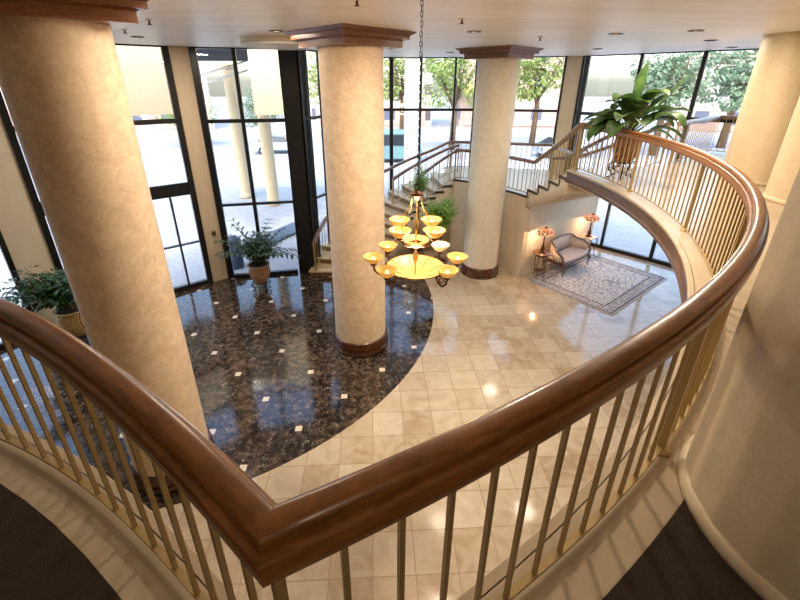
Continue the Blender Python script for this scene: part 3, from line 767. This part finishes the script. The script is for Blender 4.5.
def lamp(name_lab, x, y, z, s=1.0):
    t = thing('table_lamp', name_lab, 'table lamp', (x, y, z), 0, 'mosaic glass table lamps')
    MB().lathe([(0, 0), (.1, 0), (.105, .015), (.07, .03), (.045, .06), (.06, .1), (.05, .16), (.025, .24), (.018, .38), (.03, .42), (.015, .46), (.015, .6)], n=20).build('lamp_base', 'bronze', t)
    pr = [(.05, .74), (.09, .73), (.15, .7), (.2, .65), (.225, .59), (.23, .57), (.222, .565)]
    sh = MB(); n = 32; vs = []; fs = []
    for r, zz in pr:
        for k in range(n):
            a = 2*PI*k/n; w = 1+.1*cos(a*8)*(r/.23); vs.append((r*w*cos(a), r*w*sin(a), zz+.012*cos(a*8)))
    for i in range(len(pr)-1):
        for k in range(n): fs.append((i*n+k, i*n+(k+1) % n, (i+1)*n+(k+1) % n, (i+1)*n+k))
    sh.add(vs, fs, True).build('lamp_shade', 'mosaic', t)
    MB().lathe([(0, .8), (.012, .79), (.02, .77), (.03, .76), (.055, .742), (0, .74)], n=12).build('finial', 'bronze', t)
    MB().sphere((0, 0, .62), .03).build('bulb', 'bulb', t)
    l = bpy.data.lights.new('lamp_glow', 'POINT'); l.energy = 14; l.color = (1, .66, .34); l.shadow_soft_size = .05
    lo = bpy.data.objects.new('lamp_glow', l); C.objects.link(lo); lo.parent = t; lo.location = (0, 0, .54)
    return t
t1 = thing('side_table', 'round dark wood side table left of the settee, under a mosaic lamp', 'side table', (4.3, 10.62, .014), 0, 'side tables by the settee')
MB().lathe([(0, .74), (.245, .74), (.26, .755), (.255, .77), (0, .772)], n=32).build('table_top', 'chair_wood', t1)
MB().lathe([(.17, .67), (.17, .74)], n=32).build('apron', 'chair_wood', t1)
for k in range(4):
    a = PI/4+k*PI/2; MB().tube([(.16*cos(a), .16*sin(a), .74), (.175*cos(a), .175*sin(a), .4), (.15*cos(a), .15*sin(a), .15), (.17*cos(a), .17*sin(a), 0)], [.016, .013, .01, .012], 8).build('leg', 'chair_wood', t1)
MB().lathe([(0, .2), (.14, .2), (.145, .21), (0, .215)], n=24).build('lower_shelf', 'chair_wood', t1)
lamp('mosaic glass lamp on the round table left of the settee', 4.3, 10.62, .787)
t2 = thing('side_table', 'small light topped side table right of the settee by the window', 'side table', (6.4, 12.27, .014), ang, 'side tables by the settee')
bevel(MB().box((0, 0, .625), (.44, .44, .03)).build('table_top', 'ledge', t2), .008)
for sx in (-1, 1):
    for sy in (-1, 1):
        MB().tube([(0, 0, .61), (sx*.02, sy*.02, .45), (-sx*.01, -sy*.01, .15), (sx*.015, sy*.015, 0)], [.018, .017, .01, .013], 8).build('leg', 'chair_wood', t2, (sx*.19, sy*.19, 0))
lamp('mosaic glass lamp on the table at the window end of the settee', 6.4, 12.27, .656)

# ------------------------------------------------------------------ plants
def rnd(a, b): return random.uniform(a, b)
def urn(t, r, h, z0, mat):
    MB().lathe([(0, z0), (r*.55, z0), (r*.62, z0+h*.04), (r*.85, z0+h*.3), (r*.98, z0+h*.6), (r*.9, z0+h*.85), (r*.93, z0+h*.92), (r*1.02, z0+h*.95), (r*1.02, z0+h), (r*.88, z0+h), (r*.86, z0+h*.9), (0, z0+h*.9)], n=36).build('pot', mat, t)
    MB().lathe([(0, z0+h*.905), (r*.86, z0+h*.9)], n=24).build('soil', 'soil', t)
def iron_stand(t, r, h, n=4):
    m = MB(); m.tube([(r*cos(u), r*sin(u), h) for u in [2*PI*k/28 for k in range(28)]], .012, 6, True)
    m.tube([(r*.55*cos(u), r*.55*sin(u), h*.35) for u in [2*PI*k/28 for k in range(28)]], .008, 6, True)
    m.build('stand_ring', 'iron', t)
    for k in range(n):
        a = 2*PI*k/n+.5; pts = [(r, h), (r*1.22, h*.8), (r*1.2, h*.5), (r*.85, h*.3), (r*.95, h*.08), (r*1.25, 0.012)]
        m = MB(); m.tube([(q*cos(a), q*sin(a), z) for q, z in pts], .014, 6)
        sp_ = [(r*1.02+.05*cos(u)*(1-u/8), h*.52+.05*sin(u)*(1-u/8)) for u in [i*.55 for i in range(12)]]
        m.tube([(q*cos(a), q*sin(a), z) for q, z in sp_], .009, 6); m.build('stand_leg', 'iron', t)
# leafy ficus clump behind the left rail
def bush(t, z0, R, H, nst, nlf, leafL, leafW, mat, mat2='bark', lean=(0, 0), trunk=.012):
    lv = MB(); stm = MB()
    for i in range(nst):
        a = rnd(0, 2*PI); r = R*rnd(.15, .9); top = Vector((r*cos(a)+lean[0], r*sin(a)+lean[1], z0+H*rnd(.55, 1.0)*(1-.3*(r/R)**2)))
        p0 = Vector((rnd(-.05, .05), rnd(-.05, .05), z0)); mid = (p0+top)/2+Vector((-r*.3*cos(a), -r*.3*sin(a), .05))
        pts = [p0, (p0+mid)/2, mid, (mid+top)/2, top]; stm.tube(pts, [trunk, trunk*.9, trunk*.7, trunk*.5, trunk*.3], 5)
        for k in range(nlf):
            s = rnd(.35, 1.0); q = p0.lerp(mid, min(1, s*2)) if s < .5 else mid.lerp(top, s*2-1)
            aa = rnd(0, 2*PI); q = q+Vector((cos(aa), sin(aa), rnd(-.3, .5)))*rnd(0, R*.22)
            lv.leaf(q, (cos(aa), sin(aa), rnd(-.3, .6)), leafL*rnd(.6, 1.1), leafW*rnd(.7, 1.1), rnd(.2, .9), 3)
    stm.build('stem', mat2, t); lv.build('foliage', mat, t)
# feathery palm by the entrance glass
t = thing('potted_palm', 'feathery potted palm in a terracotta urn before the entrance glass', 'potted plant', (-3.62, 9.9, 0))
iron_stand(t, .2, .24); urn(t, .29, .52, .24, 'terracotta')
lv = MB(); stm = MB()
for i in range(22):
    a = rnd(0, 2*PI); el = rnd(.8, 1.45); L = rnd(.8, 1.4); p = Vector((rnd(-.06, .06), rnd(-.06, .06), .72)); d = Vector((cos(a)*cos(el), sin(a)*cos(el), sin(el))); pts = []
    for k in range(9):
        pts.append(p.copy()); p = p+d*(L/8); d = (d+Vector((0, 0, -.17))).normalized()
    stm.tube(pts, .006, 5)
    for k in range(2, 9):
        q = pts[k]; dd = (pts[k]-pts[k-1]).normalized(); side = dd.cross(Vector((0, 0, 1))).normalized()
        for s in (-1, 1):
            lv.leaf(q, dd*.6+side*s+Vector((0, 0, .1)), .26*(1-.4*abs(k-5)/4), .06, .5, 3)
stm.build('stem', 'leaf_dark', t); lv.build('frond', 'leaf_blue', t)
bush(t, .72, .55, .95, 30, 40, .2, .06, 'leaf_blue', 'leaf_dark')
t = thing('potted_ficus', 'dark green leafy plant in a woven basket behind the left handrail', 'potted plant', (-6.75, 7.35, 0))
urn(t, .33, .62, .3, 'basket'); iron_stand(t, .22, .3)
bush(t, .85, .95, 1.1, 36, 38, .17, .07, 'leaf_dark', 'bark', (-.28, -.2))
# broad leaved plant on the balcony
t = thing('potted_spathe_plant', 'broad leaved plant in brown wicker pot on iron stand behind the balcony rail', 'potted plant', (4.5, 7.9, ZM))
iron_stand(t, .2, .32, 5); urn(t, .24, .52, .3, 'wicker_dark')
lv = MB(); stm = MB()
def big(a, el, L, W, stemL, droop):
    p = Vector((rnd(-.05, .05), rnd(-.05, .05), .78)); d = Vector((cos(a)*cos(el), sin(a)*cos(el), sin(el)))
    pts = [p+d*(stemL*k/4)+Vector((0, 0, -.03*k*k/16)) for k in range(5)]; stm.tube(pts, [.012, .011, .01, .009, .008], 6)
    lv.leaf(pts[-1], d, L, W, droop, 8, .2)
big(rad(-70), 1.5, .72, .27, .62, -.1); big(rad(-25), 1.0, .7, .22, .66, .1); big(rad(185), .6, .66, .17, .4, .8); big(rad(160), .5, .55, .12, .3, 1.0)
big(rad(200), .75, .5, .13, .42, .9); big(rad(-15), .45, .66, .24, .4, 1.5); big(rad(10), .6, .6, .22, .5, 1.5); big(rad(-40), .5, .6, .17, .3, 1.6)
for i in range(34):
    a = rnd(0, 2*PI); big(a, rnd(.45, 1.3), rnd(.5, .74), rnd(.22, .33), rnd(.28, .58), rnd(1.2, 2.2))
stm.build('stem', 'leaf', t); lv.build('foliage', 'leaf_mid', t)
# indoor tree and lighter plant by the foot wall of the stairs
t = thing('potted_tree', 'bushy green potted tree between the chandelier and the pale column', 'potted plant', (1.36, 10.75, 0))
urn(t, .26, .5, 0, 'wicker_dark')
m = MB(); m.tube([(0, 0, .45), (.03, .02, 1.0), (-.02, 0, 1.5)], [.03, .025, .02], 8); m.build('trunk', 'bark', t)
bush(t, 1.2, .64, 1.3, 44, 44, .14, .06, 'leaf_bright', 'bark', (0, 0), .01)
t = thing('potted_tree', 'light green slender potted tree in front of the stair railings above the chandelier', 'potted plant', (.78, 11.65, 0))
urn(t, .24, .46, 0, 'wicker_dark')
m = MB(); m.tube([(0, 0, .4), (.02, .02, 1.2), (0, 0, 2.1)], [.028, .022, .018], 8); m.build('trunk', 'bark', t)
bush(t, 1.95, .42, 1.3, 26, 36, .11, .045, 'leaf_bright', 'bark', (0, 0), .008)

# ------------------------------------------------------------------ small wall fittings
t = thing('fire_alarm_pull', 'small brass fire alarm pull on the pale pier left of the glass', 'alarm', (-4.93, 10.42, 1.45), math.atan2(.26, .36))
bevel(MB().box((0, -.02, 0), (.09, .035, .12)).build('alarm_box', 'bronze', t), .006); MB().box((0, -.042, .0), (.05, .012, .03)).build('alarm_handle', 'brass', t)

# ------------------------------------------------------------------ outside
gr = MB().box((0, 60, -.25), (240, 220, .1)); struct('ground', gr, 'paving')
tag(MB().box((-10, 36, -.19), (120, 9, .02)).build('road', 'asphalt'), 'pale sunlit street beyond the glass', 'road', None, 'structure')
tag(MB().box((0, 0, .0), (2.6, .9, .09)).build('ground_strip', 'ext_blue', None, (-4.25, 14.8, -.155), rad(62)), 'dark blue grey flat strip on the paving outside the entrance glass', 'kerb')  # flat dark strip lying on the outside paving
def ext_col(x, y, r, z1, lab, name='exterior_column', mat='ext_cream'):
    t = thing(name, lab, 'column', (x, y, -.2), 0, 'porch columns')
    MB().lathe([(r, 0), (r, z1+.2)], n=32).build('shaft', mat, t)
    MB().lathe([(r, 0), (r*1.15, 0), (r*1.15, .2), (r, .28)], n=32).build('base', 'ext_cream', t)
    MB().lathe([(r, z1-.1), (r*1.2, z1), (r*1.2, z1+.2), (0, z1+.2)], n=32).build('capital', 'ext_cream', t)
ext_col(-7.5, 20.2, .28, 6.1, 'slim cream porch column outside, behind the left pane of the entrance glass')
ext_col(-5.75, 18.9, .28, 6.1, 'cream porch column outside, seen beyond the centre mullion')
ext_col(.95, 20.0, .38, 6.5, 'white round column outside the rear window, right of the chandelier chain', mat='white')
t = thing('entrance_canopy', 'cream and blue grey porch canopy above the entrance outside the glass', 'canopy', (-6.0, 16, 0))
MB().box((.0, .5, 6.7), (9.5, 5.4, .3), .1).build('canopy_roof', 'ext_cream', t)
MB().box((-.6, 2.6, 6.35), (3.2, .5, .5), .05).build('canopy_beam', 'ext_blue', t)
MB().box((2.0, -1.6, 5.45), (1.15, 1.0, 2.3), .2).build('hanging_panel', 'ext_cream', t)
MB().box((-1.6, -4.35, 5.5), (3.0, .3, 2.15), .68).build('fascia_panel', 'ext_cream', t)
for k in range(2): MB().tube([(-2.9, 2.6, 5.0+k*.35), (-.1, 2.6, 5.75+k*.35)], .04, 6).build('brace', 'white', t)
t = thing('globe_lamp', 'white round globe lamp hanging under the porch canopy', 'lamp', (-8.7, 17.6, 5.7)); MB().sphere((0, 0, 0), .18).build('globe', 'white', t); MB().tube([(0, 0, .15), (0, 0, .84)], .02, 6).build('hanger', 'ext_blue', t)
t = thing('litter_bin', 'blue grey litter bin outside, left of the feathery palm', 'bin', (-5.0, 11.75, -.2))
MB().lathe([(0, 0), (.2, 0), (.23, .05), (.23, .85), (.2, .9), (0, .9)], n=24).build('bin_body', 'blue_bin', t); MB().lathe([(.24, .88), (.24, .94), (.12, 1.05), (0, 1.06)], n=24).build('lid', 'blue_bin', t)

def car(lab, x, y, rz, mat, L=4.4, W=1.8, Hh=1.45, van=False, cat='car', name='car'):
    t = thing(name, lab, cat, (x, y, -.18), rz)
    def loft(prof, w0, w1, zb, zt):
        vs = []; n = len(prof)
        for s in (-1, 1):
            for px, pz in prof:
                f = (pz-zb)/(zt-zb); w = w0+(w1-w0)*max(0, f); vs.append((px, s*w/2, pz))
        fs = [tuple(range(n)), tuple(range(2*n-1, n-1, -1))]+[(i, n+i, n+(i+1) % n, (i+1) % n) for i in range(n)]
        return MB().add(vs, fs)
    h = L/2
    if van: body = [(-h, .3), (h, .3), (h, 1.1), (h-.25, 1.2), (h-.9, 2.1), (h-1.1, 2.2), (-h, 2.2)]; cab = [(h-.35, 1.22), (h-.92, 2.0), (-h+.4, 2.0), (-h+.4, 1.3)]; zt = 2.2
    else: body = [(-h, .35), (h, .35), (h, .7), (h-.15, .82), (h-1.15, .92), (-h+.5, .95), (-h, .85)]; cab = [(h-1.2, .9), (h-1.85, 1.38), (-h+1.2, Hh), (-h+.35, .93)]; zt = .95
    bevel(loft(body, W, W*.94, .3, zt).build('body', mat, t), .05, 2)
    if van: loft(cab, W+.02, W*.96, 1.2, 2.2).build('side_windows', 'dark_glass', t)
    else:
        loft(cab, W*.9, W*.72, .9, Hh).build('cabin_glass', 'dark_glass', t)
        bevel(loft([(h-1.85, 1.37), (-h+1.2, Hh-.01), (-h+1.2, Hh+.03), (h-1.85, 1.42)], W*.74, W*.7, 1.3, 1.5).build('roof', mat, t), .02, 1)
    for sx in (-1, 1):
        for sy in (-1, 1):
            w = MB(); w.tube([(0, -.1, 0), (0, .1, 0)], .33, 20, False, False); o = w.build('wheel', 'tyre', t, (sx*(h-.85), sy*(W/2-.08), .33))
            MB().tube([(0, -.105, 0), (0, .105, 0)], .17, 12, False, False).build('hub', 'car_paint', o)
    for sy in (-1, 1):
        MB().box((h-.02, sy*W*.35, .66), (.06, .3, .12)).build('headlight', 'white', t); MB().box((-h+.01, sy*W*.38, .75), (.05, .2, .12)).build('tail_light', 'cap_wood', t)
    return t
car('silver saloon car parked in the street beyond the entrance glass', -9.3, 34.3, rad(8), 'car_paint')
car('teal van in the street behind the rear window', -.2, 30.5, rad(4), 'teal', 4.6, 1.9, 2.2, True, 'van', 'van')
car('pale car in the street seen low through the right rear window', 13.5, 32.5, rad(10), 'car_paint')

def tree(x, y, h, R, mat, lab, name='street_tree', n=2600):
    t = thing(name, lab, 'tree', (x, y, -.2))
    m = MB(); m.tube([(0, 0, 0), (.05, .02, h*.3), (0, 0, h*.6)], [R*.09, R*.07, R*.04], 8)
    for k in range(6):
        a = rnd(0, 2*PI); m.tube([(0, 0, h*.35+k*.1), (R*.3*cos(a), R*.3*sin(a), h*.55), (R*.6*cos(a), R*.6*sin(a), h*.72)], [R*.04, R*.03, R*.012], 6)
    m.build('trunk', 'bark', t); lv = MB(); cl = [(rnd(-.6, .6), rnd(-.6, .6), rnd(-.55, .6)) for _ in range(14)]
    for i in range(n):
        c = random.choice(cl); u = Vector((random.gauss(0, 1), random.gauss(0, 1), random.gauss(0, 1))).normalized()*R*.42
        q = Vector((c[0]*R, c[1]*R, h*.66+c[2]*h*.3))+u; lv.leaf(q, u+Vector((rnd(-.5, .5), rnd(-.5, .5), 0)), R*.1, R*.07, .6, 2)
    lv.build('foliage', mat, t)
for x, y, h, R, mt, lab in [(-18.8, 38, 5.5, 2.6, 'leaf_ext', 'low bright street tree seen behind the left porch column'), (-12.5, 41, 5, 2.3, 'leaf_ext2', 'street tree above the silver car'),
        (5.2, 36, 9.5, 3.2, 'leaf_ext', 'bright yellow green tree left of the pale column in the rear window'), (1.0, 46, 10, 3.0, 'leaf_ext', 'pale tree behind the white outdoor column'),
        (13.5, 40, 10, 3.2, 'leaf_ext', 'pale tree in the rear window right of the pale column'), (21, 33, 9.5, 3.4, 'leaf_ext2', 'pale tree left of the balcony plant outside the right window'),
        (29.5, 37, 10, 3.8, 'leaf_ext2', 'big pale tree behind the balcony plant outside the right window'), (35, 27.5, 10, 4, 'leaf_ext2', 'pale green tree seen in the right window beside the tan column'), (-6.5, 44, 9, 3.0, 'leaf_ext', 'pale tree seen between the central column and its window jamb'),
        (-27, 22, 6, 3, 'leaf_ext2', 'street tree seen left of the big left column')]:
    tree(x, y, h, R, M[mt], lab)
def building(x, y, w, d, h, rz, mat, lab):
    t = thing('building', lab, 'building', (x, y, -.2), rz)
    MB().box((0, 0, h/2), (w, d, h)).build('facade', mat, t); MB().box((0, 0, h+.15), (w+.6, d+.6, .3)).build('cornice', 'ext_cream', t)
    MB().box((0, -d/2-.05, 1.4), (w*.9, .2, 2.2)).build('shopfront', 'dark_glass' if w < 14 else 'bld_pink', t)
    return t
building(-3, 58, 16, 8, 12, 0, 'bld_white', 'white office block with rows of windows behind the chandelier chain')
building(16, 58, 14, 8, 9, -.1, 'bld_pink', 'pale pink building across the street in the right rear window')
building(44, 48, 20, 8, 8, -.6, 'bld_white', 'white building beyond the trees outside the right window')
building(-34, 52, 22, 8, 9, .4, 'bld_white', 'white building beyond the porch at the left')
tag(MB().box((9.6, 53.2, 4.6), (5, 1.6, .9)).build('awning', 'yellow'), 'yellow awning on the building right of the pale column', 'awning')
t = thing('bollard', 'pale stone bollard outside the low right window', 'bollard', (11.3, 19.4, -.2)); MB().lathe([(0, 0), (.35, 0), (.35, .7), (.28, .85), (0, .9)], n=24).build('bollard_body', 'ext_cream', t)
MB().lathe([(.355, .5), (.365, .52), (.365, .58), (.355, .6)], n=24).build('band', 'ext_blue', t)

# ------------------------------------------------------------------ light
w = bpy.data.worlds.new('sky'); bpy.context.scene.world = w; w.use_nodes = True
nt = w.node_tree; bg = nt.nodes['Background']; sky = nt.nodes.new('ShaderNodeTexSky'); sky.sky_type = 'NISHITA'
sky.sun_disc = False; sky.sun_elevation = rad(48); sky.sun_rotation = rad(200); sky.air_density = 1.2; sky.dust_density = 3.0; sky.ozone_density = 1.0
nt.links.new(sky.outputs[0], bg.inputs[0]); bg.inputs[1].default_value = .48
sl = bpy.data.lights.new('sun', 'SUN'); sl.energy = 1.15; sl.angle = rad(2); sl.color = (1, .96, .9)
so = bpy.data.objects.new('sun', sl); C.objects.link(so); so.rotation_euler = (rad(28), 0, rad(37))
def area(x, y, e, s=.5, col=(1, .84, .66), z=ZC-.03):
    l = bpy.data.lights.new('lamp_or_fill', 'AREA'); l.shape = 'DISK'; l.size = s; l.energy = e; l.color = col
    o = bpy.data.objects.new('lamp_or_fill', l); C.objects.link(o); o.location = (x, y, z); return o
for x, y, e in [(1.33, 7.4, 1), (3.79, 7.72, 2), (4.82, 7.25, 14), (6.24, 8.87, 10), (-1.86, 7.3, 2), (-4.6, 8.2, 14), (3.9, 12.6, 2), (1.1, 5.1, 26), (-1.6, 4.6, 9), (3.2, 4.9, 15), (.5, -1.0, 2.2)]:  # entries without a recessed fitting are unseen fill, added to brighten columns and balcony
    area(x, y, e*3.1, 1.0 if y < 5 else .5)
for z, e in ((3.9, 13), (3.42, 12)):
    l = bpy.data.lights.new('chandelier_glow', 'POINT'); l.energy = e; l.color = (1, .74, .42); l.shadow_soft_size = .12
    o = bpy.data.objects.new('chandelier_glow', l); C.objects.link(o); o.location = (CX_, CY_, z+.12)

# ------------------------------------------------------------------ camera
cam = bpy.data.cameras.new('camera'); co = bpy.data.objects.new('camera', cam); C.objects.link(co)
co.location = (0, 0, EYE); co.rotation_euler = (rad(90-22.91), 0, 0)
cam.sensor_width = 36; cam.lens = 402.14/800*36; cam.shift_x = 7.7/800; cam.shift_y = -48.35/800; cam.clip_start = .05; cam.clip_end = 400
S = bpy.context.scene; S.camera = co
S.view_settings.view_transform = 'Standard'; S.view_settings.look = 'None'; S.view_settings.gamma = 1; S.view_settings.exposure = 1.08
S.view_settings.use_curve_mapping = False
S.cycles.use_denoising = True; S.cycles.max_bounces = 8; S.cycles.diffuse_bounces = 4; S.cycles.glossy_bounces = 4; S.cycles.transparent_max_bounces = 12
S.cycles.caustics_reflective = False; S.cycles.caustics_refractive = False; S.cycles.sample_clamp_indirect = 6
